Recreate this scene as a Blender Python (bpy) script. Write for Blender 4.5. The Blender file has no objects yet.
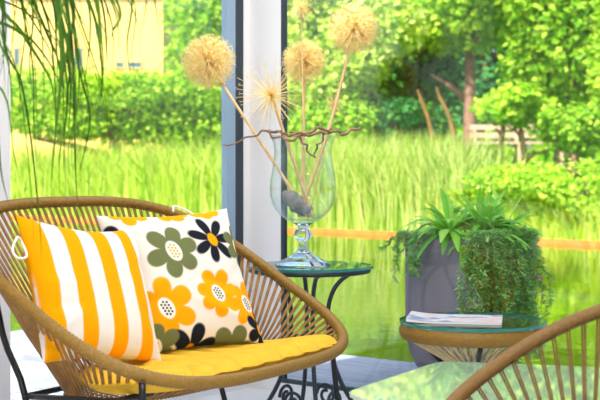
import bpy, math, random
import numpy as np
from mathutils import Vector, Matrix
R = random.Random(7)
PI = math.pi
sc = bpy.context.scene
COL = sc.collection
FPX, YH, CAMH = 1200.0, 175.0, 1.12


def at(px, py, Y):
    return Vector(((px - 300) / FPX * Y, Y, CAMH - (py - YH) / FPX * Y))


def S(r, g, b):
    def f(c):
        c /= 255.0
        return c / 12.92 if c <= 0.04045 else ((c + 0.055) / 1.055) ** 2.4
    return (f(r), f(g), f(b), 1.0)


# ------------------------------------------------------------------ materials
def new_mat(name):
    m = bpy.data.materials.new(name)
    m.use_nodes = True
    nt = m.node_tree
    nt.nodes.clear()
    out = nt.nodes.new('ShaderNodeOutputMaterial')
    return m, nt, out


def pbr(name, col, rough=0.5, metal=0.0, spec=0.5, noise=0.0, nscale=20.0, bump=0.0, bscale=200.0, coat=0.0, stretch=None, attr=None, col2=None, turn=0.0):
    m, nt, out = new_mat(name)
    b = nt.nodes.new('ShaderNodeBsdfPrincipled')
    b.inputs['Base Color'].default_value = col
    b.inputs['Roughness'].default_value = rough
    b.inputs['Metallic'].default_value = metal
    b.inputs['Specular IOR Level'].default_value = spec
    b.inputs['Coat Weight'].default_value = coat
    b.inputs['Coat Roughness'].default_value = 0.03
    nt.links.new(b.outputs[0], out.inputs[0])
    tc = nt.nodes.new('ShaderNodeTexCoord')
    vec = tc.outputs['Object']
    if stretch:
        mp = nt.nodes.new('ShaderNodeMapping')
        mp.vector_type = 'TEXTURE'
        mp.inputs['Rotation'].default_value = (0, 0, turn)
        mp.inputs['Scale'].default_value = tuple(1 / q for q in stretch)
        nt.links.new(vec, mp.inputs[0])
        vec = mp.outputs[0]
    if attr:
        a = nt.nodes.new('ShaderNodeAttribute')
        a.attribute_name = attr
        nt.links.new(a.outputs['Color'], b.inputs['Base Color'])
    elif noise > 0 or col2:
        n = nt.nodes.new('ShaderNodeTexNoise')
        n.inputs['Scale'].default_value = nscale
        n.inputs['Detail'].default_value = 5
        nt.links.new(vec, n.inputs['Vector'])
        cr = nt.nodes.new('ShaderNodeValToRGB')
        c2 = col2 or tuple(min(1, c * (1 + noise)) for c in col[:3]) + (1,)
        c1 = col if col2 else tuple(c * (1 - noise) for c in col[:3]) + (1,)
        cr.color_ramp.elements[0].position = 0.35
        cr.color_ramp.elements[1].position = 0.65
        cr.color_ramp.elements[0].color = c1
        cr.color_ramp.elements[1].color = c2
        nt.links.new(n.outputs['Fac'], cr.inputs[0])
        nt.links.new(cr.outputs[0], b.inputs['Base Color'])
    if bump > 0:
        n2 = nt.nodes.new('ShaderNodeTexNoise')
        n2.inputs['Scale'].default_value = bscale
        n2.inputs['Detail'].default_value = 3
        nt.links.new(vec, n2.inputs['Vector'])
        bp = nt.nodes.new('ShaderNodeBump')
        bp.inputs['Strength'].default_value = bump
        bp.inputs['Distance'].default_value = 0.01
        nt.links.new(n2.outputs['Fac'], bp.inputs['Height'])
        nt.links.new(bp.outputs[0], b.inputs['Normal'])
    return m


def leafy(name, cols, trans=0.4, rough=0.5, spec=0.25):
    """leaf material, colour chosen per leaf"""
    m, nt, out = new_mat(name)
    g = nt.nodes.new('ShaderNodeNewGeometry')
    cr = nt.nodes.new('ShaderNodeValToRGB')
    els = cr.color_ramp.elements
    while len(els) < len(cols):
        els.new(0.5)
    for i, c in enumerate(cols):
        els[i].position = i / max(1, len(cols) - 1)
        els[i].color = c
    nt.links.new(g.outputs['Random Per Island'], cr.inputs[0])
    b = nt.nodes.new('ShaderNodeBsdfPrincipled')
    b.inputs['Roughness'].default_value = rough
    b.inputs['Specular IOR Level'].default_value = spec
    t = nt.nodes.new('ShaderNodeBsdfTranslucent')
    nt.links.new(cr.outputs[0], b.inputs['Base Color'])
    nt.links.new(cr.outputs[0], t.inputs['Color'])
    mx = nt.nodes.new('ShaderNodeMixShader')
    mx.inputs[0].default_value = trans
    nt.links.new(b.outputs[0], mx.inputs[1])
    nt.links.new(t.outputs[0], mx.inputs[2])
    nt.links.new(mx.outputs[0], out.inputs[0])
    return m


def clear_glass(name, tint=(1, 1, 1, 1), ior=1.45, rough=0.0):
    m, nt, out = new_mat(name)
    f = nt.nodes.new('ShaderNodeFresnel')
    ge = nt.nodes.new('ShaderNodeNewGeometry')
    io = nt.nodes.new('ShaderNodeMix')
    io.inputs[2].default_value = ior          # outer face
    io.inputs[3].default_value = 1.0 / ior    # far face: the node inverts it again, no false total reflection
    nt.links.new(ge.outputs['Backfacing'], io.inputs[0])
    nt.links.new(io.outputs[0], f.inputs[0])
    t = nt.nodes.new('ShaderNodeBsdfTransparent')
    t.inputs[0].default_value = tint
    g = nt.nodes.new('ShaderNodeBsdfGlossy')
    g.inputs['Roughness'].default_value = rough
    mx = nt.nodes.new('ShaderNodeMixShader')
    nt.links.new(f.outputs[0], mx.inputs[0])
    nt.links.new(t.outputs[0], mx.inputs[1])
    nt.links.new(g.outputs[0], mx.inputs[2])
    nt.links.new(mx.outputs[0], out.inputs[0])
    return m


def real_glass(name, col=(1, 1, 1, 1), ior=1.45):
    m, nt, out = new_mat(name)
    g = nt.nodes.new('ShaderNodeBsdfGlass')
    g.inputs['Color'].default_value = col
    g.inputs['IOR'].default_value = ior
    g.inputs['Roughness'].default_value = 0.0
    nt.links.new(g.outputs[0], out.inputs[0])
    return m


M = {}
M['white_wall'] = pbr('white_wall', S(226, 226, 230), 0.6, noise=0.02, nscale=3)
M['plaster'] = pbr('plaster', S(176, 168, 156), 0.8, noise=0.03, nscale=3)
M['white_frame'] = pbr('white_frame', S(228, 228, 232), 0.4)
M['dark_frame'] = pbr('dark_frame', S(38, 52, 62), 0.45)
M['blue_frame'] = pbr('blue_frame', S(140, 165, 190), 0.4, metal=0.1)
M['floor'] = pbr('floor', S(224, 224, 230), 0.4, noise=0.03, nscale=4)
M['pane'] = clear_glass('pane', (0.99, 1.0, 0.995, 1), 1.45)
M['rattan'] = pbr('rattan', S(142, 107, 32), 0.5, noise=0.08, nscale=60, bump=0.4, bscale=120)
M['rattan_cord'] = pbr('rattan_cord', S(150, 108, 48), 0.55, noise=0.25, nscale=25)
M['dark_rattan'] = pbr('dark_rattan', S(118, 86, 34), 0.6, noise=0.08, nscale=60, bump=0.4, bscale=120)
M['dark_cord'] = pbr('dark_cord', S(104, 82, 34), 0.6, noise=0.2, nscale=25)
M['table_cord'] = pbr('table_cord', S(205, 180, 130), 0.55, noise=0.2, nscale=25)
M['black_metal'] = pbr('black_metal', S(24, 27, 32), 0.35, metal=0.2, spec=0.5)
M['iron'] = pbr('iron', S(46, 52, 58), 0.45, metal=0.3, noise=0.15, nscale=40)
M['yellow_fabric'] = pbr('yellow_fabric', S(232, 186, 60), 0.85, spec=0.1, noise=0.06, nscale=30, bump=0.15, bscale=400)
M['printed_fabric'] = pbr('printed_fabric', S(240, 235, 228), 0.9, spec=0.08, attr='Col', bump=0.12, bscale=350)
M['white_cord'] = pbr('white_cord', S(240, 238, 235), 0.8)
M['vase_glass'] = real_glass('vase_glass', (0.985, 1.0, 0.995, 1), 1.42)
M['bowl_glass'] = clear_glass('bowl_glass', (0.97, 0.99, 0.985, 1), 1.5)
M['top_glass'] = clear_glass('top_glass', (0.80, 0.95, 0.92, 1), 1.5)
M['edge_glass'] = pbr('edge_glass', S(45, 130, 128), 0.1, spec=0.6)
M['straw'] = leafy('straw', [S(255, 224, 136), S(255, 238, 168), S(255, 248, 215)], 0.4, 0.6, 0.1)
M['straw_core'] = pbr('straw_core', S(190, 125, 50), 0.8, noise=0.2, nscale=80)
M['stem'] = pbr('stem', S(236, 200, 146), 0.7, noise=0.15, nscale=40, stretch=(1, 1, 0.1))
M['twig'] = pbr('twig', S(140, 108, 86), 0.75, noise=0.3, nscale=50)
M['stone'] = pbr('stone', S(140, 143, 146), 0.8, noise=0.25, nscale=25, bump=0.5, bscale=60)
M['planter'] = pbr('planter', S(118, 112, 124), 0.75, noise=0.12, nscale=5, bump=0.2, bscale=40, stretch=(1, 1, 0.3))
M['soil'] = pbr('soil', S(60, 45, 34), 0.95, noise=0.3, nscale=60)
M['paper'] = pbr('paper', S(236, 234, 240), 0.5)
M['white_pot'] = pbr('white_pot', S(235, 232, 226), 0.4)
M['rope'] = pbr('rope', S(205, 190, 160), 0.85)
M['deck'] = pbr('deck', S(160, 166, 182), 0.7, noise=0.30, nscale=2.5, stretch=(1, 16, 1), bump=0.3, bscale=40, turn=-0.664)
M['bank_timber'] = pbr('bank_timber', S(200, 125, 50), 0.8, noise=0.2, nscale=4)
M['bark'] = pbr('bark', S(150, 112, 92), 0.9, noise=0.3, nscale=8, bump=0.6, bscale=20)
M['bench_wood'] = pbr('bench_wood', S(196, 166, 146), 0.8, noise=0.1, nscale=8)
M['ground'] = pbr('ground', S(84, 142, 26), 0.95, noise=0.2, nscale=1.2)
M['house_wall'] = pbr('house_wall', S(248, 208, 118), 0.9, noise=0.05, nscale=0.5)
M['house_roof'] = pbr('house_roof', S(150, 96, 70), 0.9, noise=0.2, nscale=2)
M['house_trim'] = pbr('house_trim', S(205, 178, 120), 0.7)
M['house_glass'] = pbr('house_glass', S(70, 105, 110), 0.08, spec=0.8)
M['pink'] = pbr('pink', S(232, 110, 190), 0.6)


def magazine_mat():
    m, nt, out = new_mat('magazine_print')
    b = nt.nodes.new('ShaderNodeBsdfPrincipled')
    b.inputs['Roughness'].default_value = 0.25
    tc = nt.nodes.new('ShaderNodeTexCoord')
    v = nt.nodes.new('ShaderNodeTexNoise')
    v.inputs['Scale'].default_value = 9
    v.inputs['Detail'].default_value = 2
    nt.links.new(tc.outputs['Object'], v.inputs['Vector'])
    cr = nt.nodes.new('ShaderNodeValToRGB')
    e = cr.color_ramp.elements
    e[0].position = 0.38
    e[0].color = S(150, 150, 190)
    e[1].position = 0.62
    e[1].color = S(240, 205, 205)
    k = e.new(0.5)
    k.color = S(228, 226, 240)
    nt.links.new(v.outputs['Fac'], cr.inputs[0])
    nt.links.new(cr.outputs[0], b.inputs['Base Color'])
    nt.links.new(b.outputs[0], out.inputs[0])
    return m


M['print'] = magazine_mat()


def water_mat():
    m, nt, out = new_mat('pond_water')
    b = nt.nodes.new('ShaderNodeBsdfPrincipled')
    b.inputs['Base Color'].default_value = S(72, 92, 10)
    b.inputs['Roughness'].default_value = 0.05
    b.inputs['IOR'].default_value = 1.33
    b.inputs['Specular IOR Level'].default_value = 0.9
    tc = nt.nodes.new('ShaderNodeTexCoord')
    mp = nt.nodes.new('ShaderNodeMapping')
    mp.inputs['Scale'].default_value = (1.5, 0.8, 1)
    n = nt.nodes.new('ShaderNodeTexNoise')
    n.inputs['Scale'].default_value = 1.6
    n.inputs['Detail'].default_value = 3
    nt.links.new(tc.outputs['Object'], mp.inputs[0])
    nt.links.new(mp.outputs[0], n.inputs['Vector'])
    bp = nt.nodes.new('ShaderNodeBump')
    bp.inputs['Strength'].default_value = 0.05
    bp.inputs['Distance'].default_value = 0.12
    nt.links.new(n.outputs['Fac'], bp.inputs['Height'])
    nt.links.new(bp.outputs[0], b.inputs['Normal'])
    nt.links.new(b.outputs[0], out.inputs[0])
    return m


M['water'] = water_mat()
M['leaf_bright'] = leafy('leaf_bright', [S(110, 175, 16), S(170, 215, 40), S(222, 242, 96)], 0.45)
M['leaf_yellow'] = leafy('leaf_yellow', [S(140, 190, 36), S(198, 222, 80), S(235, 245, 140)], 0.45)
M['leaf_mid'] = leafy('leaf_mid', [S(84, 148, 18), S(138, 194, 34), S(205, 232, 84)], 0.4)
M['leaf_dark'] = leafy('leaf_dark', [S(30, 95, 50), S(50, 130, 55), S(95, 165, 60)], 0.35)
M['reed'] = leafy('reed', [S(110, 165, 30), S(185, 208, 84), S(228, 232, 150)], 0.45)
M['reed_left'] = leafy('reed_left', [S(130, 185, 34), S(190, 215, 74), S(222, 232, 120)], 0.5)
M['hang_leaf'] = leafy('hang_leaf', [S(36, 72, 8), S(56, 98, 14), S(84, 128, 26)], 0.2)
M['rosette_leaf'] = leafy('rosette_leaf', [S(112, 200, 52), S(155, 228, 70), S(205, 246, 130)], 0.3, 0.45, 0.4)
M['trail_leaf'] = leafy('trail_leaf', [S(88, 168, 86), S(140, 205, 104), S(200, 235, 150)], 0.3)
M['trail_brown'] = leafy('trail_brown', [S(180, 130, 30), S(205, 160, 50), S(160, 170, 60)], 0.3)


# ------------------------------------------------------------------ mesh builder
class MB:
    def __init__(self):
        self.v = []
        self.f = []
        self.mi = []
        self.cur = 0

    def add(self, vs, fs):
        o = len(self.v)
        self.v += [tuple(p) for p in vs]
        for q in fs:
            self.f.append(tuple(i + o for i in q))
            self.mi.append(self.cur)

    def box(self, c, s, rz=0.0, mat=None):
        hx, hy, hz = s[0] / 2, s[1] / 2, s[2] / 2
        vs = []
        for x, y, z in ((-1, -1, -1), (1, -1, -1), (1, 1, -1), (-1, 1, -1), (-1, -1, 1), (1, -1, 1), (1, 1, 1), (-1, 1, 1)):
            p = Vector((x * hx, y * hy, z * hz))
            if mat is not None:
                p = mat @ p
            elif rz:
                p = Matrix.Rotation(rz, 3, 'Z') @ p
            vs.append(p + Vector(c))
        self.add(vs, [(0, 3, 2, 1), (4, 5, 6, 7), (0, 1, 5, 4), (1, 2, 6, 5), (2, 3, 7, 6), (3, 0, 4, 7)])

    def prism(self, pts, z0, z1):
        n = len(pts)
        vs = [(p[0], p[1], z0) for p in pts] + [(p[0], p[1], z1) for p in pts]
        fs = [tuple(range(n - 1, -1, -1)), tuple(range(n, 2 * n))]
        fs += [(i, (i + 1) % n, n + (i + 1) % n, n + i) for i in range(n)]
        self.add(vs, fs)

    def tube(self, pts, r, seg=8, closed=False):
        pts = [Vector(p) for p in pts]
        n = len(pts)
        rr = r if isinstance(r, (list, tuple)) else [r] * n
        tang = []
        for i in range(n):
            a = pts[(i - 1) % n] if (closed or i > 0) else pts[i]
            b = pts[(i + 1) % n] if (closed or i < n - 1) else pts[i]
            d = (b - a)
            tang.append(d.normalized() if d.length > 1e-9 else Vector((0, 0, 1)))
        up = Vector((0, 0, 1)) if abs(tang[0].z) < 0.9 else Vector((1, 0, 0))
        nrm = (up - tang[0] * up.dot(tang[0])).normalized()
        vs = []
        for i in range(n):
            t = tang[i]
            nrm = (nrm - t * nrm.dot(t))
            if nrm.length < 1e-6:
                nrm = t.orthogonal()
            nrm.normalize()
            bn = t.cross(nrm)
            for k in range(seg):
                a = 2 * PI * k / seg
                vs.append(pts[i] + (nrm * math.cos(a) + bn * math.sin(a)) * rr[i])
        fs = []
        m = n if closed else n - 1
        for i in range(m):
            j = (i + 1) % n
            for k in range(seg):
                k2 = (k + 1) % seg
                fs.append((i * seg + k, i * seg + k2, j * seg + k2, j * seg + k))
        if not closed:
            fs.append(tuple(range(seg - 1, -1, -1)))
            fs.append(tuple((n - 1) * seg + k for k in range(seg)))
        self.add(vs, fs)

    def lathe(self, prof, seg=48, c=(0, 0, 0), close=False):
        vs = []
        n = len(prof)
        for r, z in prof:
            for k in range(seg):
                a = 2 * PI * k / seg
                vs.append((c[0] + r * math.cos(a), c[1] + r * math.sin(a), c[2] + z))
        fs = []
        for i in range(n - 1 + (1 if close else 0)):
            j = (i + 1) % n
            for k in range(seg):
                k2 = (k + 1) % seg
                fs.append((i * seg + k, i * seg + k2, j * seg + k2, j * seg + k))
        if not close:
            if prof[0][0] > 1e-5:
                fs.append(tuple(range(seg - 1, -1, -1)))
            if prof[-1][0] > 1e-5:
                fs.append(tuple((n - 1) * seg + k for k in range(seg)))
        self.add(vs, fs)

    def leaf(self, p, d, n, L, W, bend=0.0):
        """pointed leaf: base p, direction d, facing n"""
        d = d.normalized()
        s = d.cross(n)
        s = s.normalized() if s.length > 1e-6 else d.orthogonal().normalized()
        nn = s.cross(d)
        a = p + d * L * 0.5 + nn * bend * L * 0.25
        e = p + d * L - nn * bend * L * 0.35
        self.add([p, a - s * W / 2, e, a + s * W / 2], [(0, 1, 2, 3)])

    def build(self, name, mat, parent=None, smooth=False, mats=None):
        me = bpy.data.meshes.new(name)
        me.from_pydata(self.v, [], self.f)
        if mats:
            for q in mats:
                me.materials.append(q)
            me.polygons.foreach_set('material_index', self.mi)
        else:
            me.materials.append(mat)
        if smooth:
            me.polygons.foreach_set('use_smooth', [True] * len(me.polygons))
        me.update()
        o = bpy.data.objects.new(name, me)
        COL.objects.link(o)
        if parent is not None:
            o.parent = parent
        return o


def tag(o, label, cat, group=None, kind=None):
    o['label'] = label
    o['category'] = cat
    if group:
        o['group'] = group
    if kind:
        o['kind'] = kind
    return o


def thing(name, label, cat, loc=(0, 0, 0), rz=0.0, group=None):
    o = bpy.data.objects.new(name, None)
    o.empty_display_size = 0.1
    COL.objects.link(o)
    o.location = loc
    o.rotation_euler = (0, 0, rz)
    return tag(o, label, cat, group)


def struct(o):
    o['kind'] = 'structure'
    return o


def smoothcurve(pts, n=8, closed=False):
    """Catmull-Rom resample"""
    P = [Vector(p) for p in pts]
    out = []
    m = len(P)
    rng = range(m) if closed else range(m - 1)
    for i in rng:
        if closed:
            a, b, c, d = P[(i - 1) % m], P[i], P[(i + 1) % m], P[(i + 2) % m]
        else:
            a, b, c, d = P[max(i - 1, 0)], P[i], P[i + 1], P[min(i + 2, m - 1)]
        for k in range(n):
            t = k / n
            out.append(0.5 * ((2 * b) + (c - a) * t + (2 * a - 5 * b + 4 * c - d) * t * t + (3 * b - a - 3 * c + d) * t ** 3))
    if not closed:
        out.append(P[-1])
    return out


# ------------------------------------------------------------------ the room
C0 = Vector((-0.264, 6.34, 0))
D1 = Vector((-0.616, -0.788, 0))    # along the left window
D2 = Vector((0.788, -0.616, 0))     # along the right window
N1 = Vector((-0.788, 0.616, 0))     # outwards of the left window
N2 = Vector((0.616, 0.788, 0))      # outwards of the right window
ROOM = [C0, C0 + D1 * 2.6, Vector((-2.6, -1.6, 0)), Vector((3.0, -1.6, 0)), C0 + D2 * 3.4]
mb = MB()
mb.prism([ROOM[0] + (N1 + N2) * 0.1, ROOM[1] + N1 * 0.1, ROOM[2], ROOM[3], ROOM[4] + N2 * 0.1][::-1], -0.12, 0.0)
struct(mb.build('floor', M['floor']))
mb = MB()
mb.prism([ROOM[0] + (N1 + N2) * 0.12, ROOM[1] + N1 * 0.12, ROOM[2] + Vector((-0.1, 0, 0)), ROOM[3] + Vector((0.1, 0, 0)), ROOM[4] + N2 * 0.12][::-1], 2.7, 2.85)
struct(mb.build('ceiling', M['white_wall']))


def wbox(base, D, N, t0, t1, o0, o1, z0, z1, mb):
    """box in a wall: t along, o outwards"""
    ps = [base + D * t0 + N * o0, base + D * t1 + N * o0, base + D * t1 + N * o1, base + D * t0 + N * o1]
    if (ps[1] - ps[0]).cross(ps[2] - ps[1]).z < 0:
        ps = ps[::-1]
    mb.prism(ps, z0, z1)


mb = MB()
wbox(C0, D2, N2, -0.04, 0.207, 0.0, 0.04, 0, 2.7, mb)
struct(mb.build('trim_1', M['white_frame']))
mb = MB()
wbox(C0, D1, N1, 0.0, 0.05, 0.0, 0.04, 0, 2.7, mb)
struct(mb.build('trim_2', M['white_frame']))
for nm, a, b in (('wall_left_rear', ROOM[1], ROOM[2]), ('wall_right_rear', ROOM[4], ROOM[3])):
    mb = MB()
    d_ = (b - a).normalized()
    n_ = Vector((-d_.y, d_.x, 0)) * (-1 if nm == 'wall_left_rear' else 1)
    ps_ = [a, b, b + n_ * 0.1, a + n_ * 0.1]
    if (ps_[1] - ps_[0]).cross(ps_[2] - ps_[1]).z < 0:
        ps_ = ps_[::-1]
    mb.prism(ps_, 0, 2.7)
    struct(mb.build(nm, M['plaster']))
# left window: fixed glazing in a dark and blue-grey aluminium frame
w = bpy.data.objects.new('window_1', None)
COL.objects.link(w)
struct(w)
mb = MB()
wbox(C0, D1, N1, 0.05, 0.115, 0.004, 0.04, 0.045, 2.55, mb)
wbox(C0, D1, N1, 0.115, 1.57, 0.004, 0.04, 0.03, 0.06, mb)
mb.build('gasket', M['dark_frame'], w)
mb = MB()
wbox(C0, D1, N1, 0.115, 0.18, 0.002, 0.04, 0.06, 2.5, mb)
wbox(C0, D1, N1, 0.115, 1.57, 0.03, 0.10, 2.5, 2.55, mb)
mb.build('window_frame', M['blue_frame'], w)
mb = MB()
wbox(C0, D1, N1, 0.178, 1.572, 0.016, 0.024, 0.058, 2.502, mb)
mb.build('pane', M['pane'], w)
mb = MB()
wbox(C0, D1, N1, 0.05, 1.57, 0.0, 0.10, 0, 0.045, mb)
mb.build('window_sill', M['white_frame'], w)
mb = MB()
wbox(C0, D1, N1, 0.05, 1.57, 0.0, 0.12, 2.55, 2.7, mb)
struct(mb.build('trim_3', M['white_frame']))
mb = MB()
wbox(C0, D1, N1, 1.57, 2.6, 0.0, 0.12, 0, 2.7, mb)
struct(mb.build('wall_left', M['white_wall']))
# right window
w = bpy.data.objects.new('window_2', None)
COL.objects.link(w)
struct(w)
mb = MB()
wbox(C0, D2, N2, 0.207, 0.228, 0.004, 0.03, 0.04, 2.55, mb)
wbox(C0, D2, N2, 0.228, 3.2, 0.004, 0.03, 0.045, 0.066, mb)
wbox(C0, D2, N2, 0.207, 3.2, 0.012, 0.10, 2.5, 2.55, mb)
mb.build('window_frame', M['dark_frame'], w)
mb = MB()
wbox(C0, D2, N2, 0.226, 3.202, 0.016, 0.024, 0.064, 2.502, mb)
mb.build('pane', M['pane'], w)
mb = MB()
wbox(C0, D2, N2, 0.207, 3.2, 0.0, 0.10, 0, 0.045, mb)
mb.build('window_sill', M['white_frame'], w)
mb = MB()
wbox(C0, D2, N2, 0.207, 3.2, 0.0, 0.12, 2.55, 2.7, mb)
struct(mb.build('trim_4', M['white_frame']))
mb = MB()
wbox(C0, D2, N2, 3.2, 3.4, 0.0, 0.12, 0, 2.7, mb)
struct(mb.build('wall_right', M['white_wall']))


# ------------------------------------------------------------------ woven seats
def rim_point(P, t, k=1.0):
    a, vb, zf, zb, pw, e = P
    c, s = math.cos(t), math.sin(t)
    u = a * math.copysign(abs(c) ** (2 / e), c)
    v = vb * math.copysign(abs(s) ** (2 / e), s)
    q = max(0.0, (v + vb) / (2 * vb))
    return Vector((u, v, zf + (zb - zf) * q ** pw))


def even_loop(P, n, m=2000):
    pts = [rim_point(P, 2 * PI * i / m - PI / 2) for i in range(m)]
    L = [0.0]
    for i in range(m):
        L.append(L[-1] + (pts[(i + 1) % m] - pts[i]).length)
    out = []
    j = 0
    for k in range(n):
        s = L[-1] * k / n
        while L[j + 1] < s:
            j += 1
        f = (s - L[j]) / (L[j + 1] - L[j] + 1e-12)
        out.append(pts[j].lerp(pts[(j + 1) % m], f))
    return out


def woven_seat(name, label, cat, loc, rz, P, ring, ncord, rr, legs, rails, cordr=0.0036, rm='rattan', cm='rattan_cord'):
    root = thing(name, label, cat, loc, rz)
    NR = 900
    lp = even_loop(P, NR)
    mb = MB()
    mb.tube(lp, [rr * (1.0 + (0.05 if i % 3 else -0.07)) for i in range(NR)], 10, True)
    mb.build('rim', M[rm], root, True)
    outer = even_loop(P, ncord)
    inner = []
    for p in outer:
        th = math.atan2(p.y / P[1], p.x / P[0])
        inner.append(rim_point(ring, th))
    mb = MB()
    for i in range(ncord):
        for dlt in (-0.0045, 0.0045):
            a = outer[i]
            tdir = (outer[(i + 1) % ncord] - outer[i - 1]).normalized()
            idir = (inner[(i + 1) % ncord] - inner[i - 1] + tdir * 1e-4).normalized()
            A = a + tdir * dlt
            B = inner[i] + idir * dlt * 0.4
            mid = (A + B) / 2 + Vector((0, 0, -0.012))
            mb.tube([A, mid, B], cordr, 5)
    nseat = max(10, ncord // 4)
    for i in range(1, nseat):
        uu = ring[0] * (-0.96 + 1.92 * i / nseat)
        k = (1 - abs(uu / ring[0]) ** ring[5]) ** (1 / ring[5])
        v0, v1 = -ring[1] * k, ring[1] * k
        def zz(v):
            return ring[2] + (ring[3] - ring[2]) * ((v + ring[1]) / (2 * ring[1])) ** ring[4]
        mb.tube([(uu, v0, zz(v0)), (uu, v1, zz(v1))], cordr, 5)
    mb.build('woven_cords', M[cm], root, True)
    mb = MB()
    n2 = ncord * 3
    lp2 = even_loop(ring, n2)
    mb.tube(lp2, [0.010 + (0.005 if i % 3 == 0 else 0) for i in range(n2)], 8, True)
    mb.build('seat_ring', M[rm], root, True)
    for pts in legs:
        mb = MB()
        mb.tube(smoothcurve(pts, 4), 0.0115, 8)
        mb.tube([Vector(pts[-1]) + Vector((0, 0, 0.012)), Vector(pts[-1])], 0.016, 10)
        mb.build('leg', M['black_metal'], root, True)
    mb = MB()
    for pts in rails:
        mb.tube(smoothcurve(pts, 4), 0.0105, 8)
    mb.build('frame_rail', M['black_metal'], root, True)
    return root


SOFA = (0.746, 0.518, 0.434, 1.013, 1.175, 3.148)
SX, SY, SR = -0.494, 4.534, 1.025
RING = (0.52, 0.18, 0.340, 0.365, 1.0, 2.1)
fl, fr, bl, br = (-0.66, -0.40), (0.70, -0.30), (-0.60, 0.24), (0.60, 0.24)
sofa = woven_seat('rattan_loveseat', 'wide rattan cord loveseat holding a yellow seat pad and two patterned pillows', 'sofa', (SX, SY, 0), SR, SOFA, RING, 128, 0.0215,
    [[(fl[0], fl[1], 0.47), (fl[0] - 0.01, fl[1] - 0.01, 0.25), (fl[0] - 0.03, fl[1] - 0.03, 0)],
     [(fr[0], fr[1], 0.50), (fr[0] + 0.01, fr[1] - 0.02, 0.25), (fr[0] + 0.03, fr[1] - 0.05, 0)],
     [(-0.47, 0.47, 0.88), (-0.505, 0.36, 0.555), (-0.555, 0.20, 0.35), (-0.60, 0.12, 0)],
     [(0.47, 0.47, 0.88), (0.505, 0.36, 0.555), (0.555, 0.20, 0.35), (0.60, 0.12, 0)]],
    [[(fl[0], fl[1], 0.405), (-0.555, 0.20, 0.352)], [(fr[0], fr[1], 0.405), (0.555, 0.20, 0.352)],
     [(fl[0], fl[1] + 0.12, 0.395), (fr[0], fr[1] + 0.02, 0.395)], [(-0.555, 0.20, 0.352), (0.555, 0.20, 0.352)]])

CHAIR = (0.410, 0.393, 0.419, 0.793, 1.186, 2.199)
RING2 = (0.17, 0.13, 0.30, 0.38, 1.2, 2.0)
chair = woven_seat('rattan_armchair', 'rattan cord armchair with a curved rim in the near right corner', 'chair', (0.75, 3.015, 0), -1.069, CHAIR, RING2, 56, 0.020,
    [[(sx * 0.16, sy * 0.13, 0.31 if sy < 0 else 0.36), (sx * 0.24, sy * 0.2, 0.16), (sx * 0.30, sy * 0.27, 0)] for sx in (-1, 1) for sy in (-1, 1)],
    [[(-0.17, -0.13, 0.29), (0.17, -0.13, 0.29)], [(-0.17, 0.13, 0.35), (0.17, 0.13, 0.35)],
     [(-0.17, -0.13, 0.29), (-0.17, 0.13, 0.35)], [(0.17, -0.13, 0.29), (0.17, 0.13, 0.35)]], 0.0032, 'dark_rattan', 'dark_cord')


def sofa_pt(u, v, z):
    c, s = math.cos(SR), math.sin(SR)
    return Vector((SX + c * u - s * v, SY + s * u + c * v, z))


# yellow seat pad
def seat_pad():
    nu, nv = 140, 30
    top, bot = [], []
    vs, fs = [], []
    for side in (1, -1):
        for j in range(nv + 1):
            for i in range(nu + 1):
                a = -1 + 2 * i / nu
                b = -1 + 2 * j / nv
                e = 4.0
                # square to superellipse
                k = (abs(a) ** e + abs(b) ** e) ** (1 / e)
                mx = max(abs(a), abs(b), 1e-6)
                f = mx / k if k > 1e-6 else 1
                u = a * f * 0.615 * (1 - (0.26 if a > 0 else 0.06) * max(0.0, b + 0.7) ** 1.2) - 0.01
                v = -0.20 + b * f * 0.28
                edge = max(0.0, 1 - max(abs(a), abs(b)) ** 8)
                rib = abs(math.sin((a * 0.5 + 0.5) * PI * 9)) ** 0.8
                t = (0.010 + 0.034 * rib) * edge ** 0.4
                q = max(0, (v + 0.49) / 0.6)
                base = 0.464 - 0.085 * min(q, 0.50) + 0.012 * (abs(u) / 0.655) ** 4
                v -= 0.020 * rib * max(0.0, -b) ** 3
                u += 0.0
                wob = (1 - edge) * 0
                vs.append((u, v, base + side * t + wob))
    n1 = (nu + 1) * (nv + 1)
    for s in (0, 1):
        for j in range(nv):
            for i in range(nu):
                p = s * n1 + j * (nu + 1) + i
                q = (p, p + 1, p + nu + 2, p + nu + 1)
                fs.append(q if s == 0 else q[::-1])
    m = MB()
    m.add(vs, fs)
    return m


pad = thing('seat_cushion', 'long yellow ribbed seat pad lying on the rattan loveseat', 'cushion', (SX, SY, 0), SR)
seat_pad().build('pad', M['yellow_fabric'], pad, True)
mb = MB()


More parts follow.
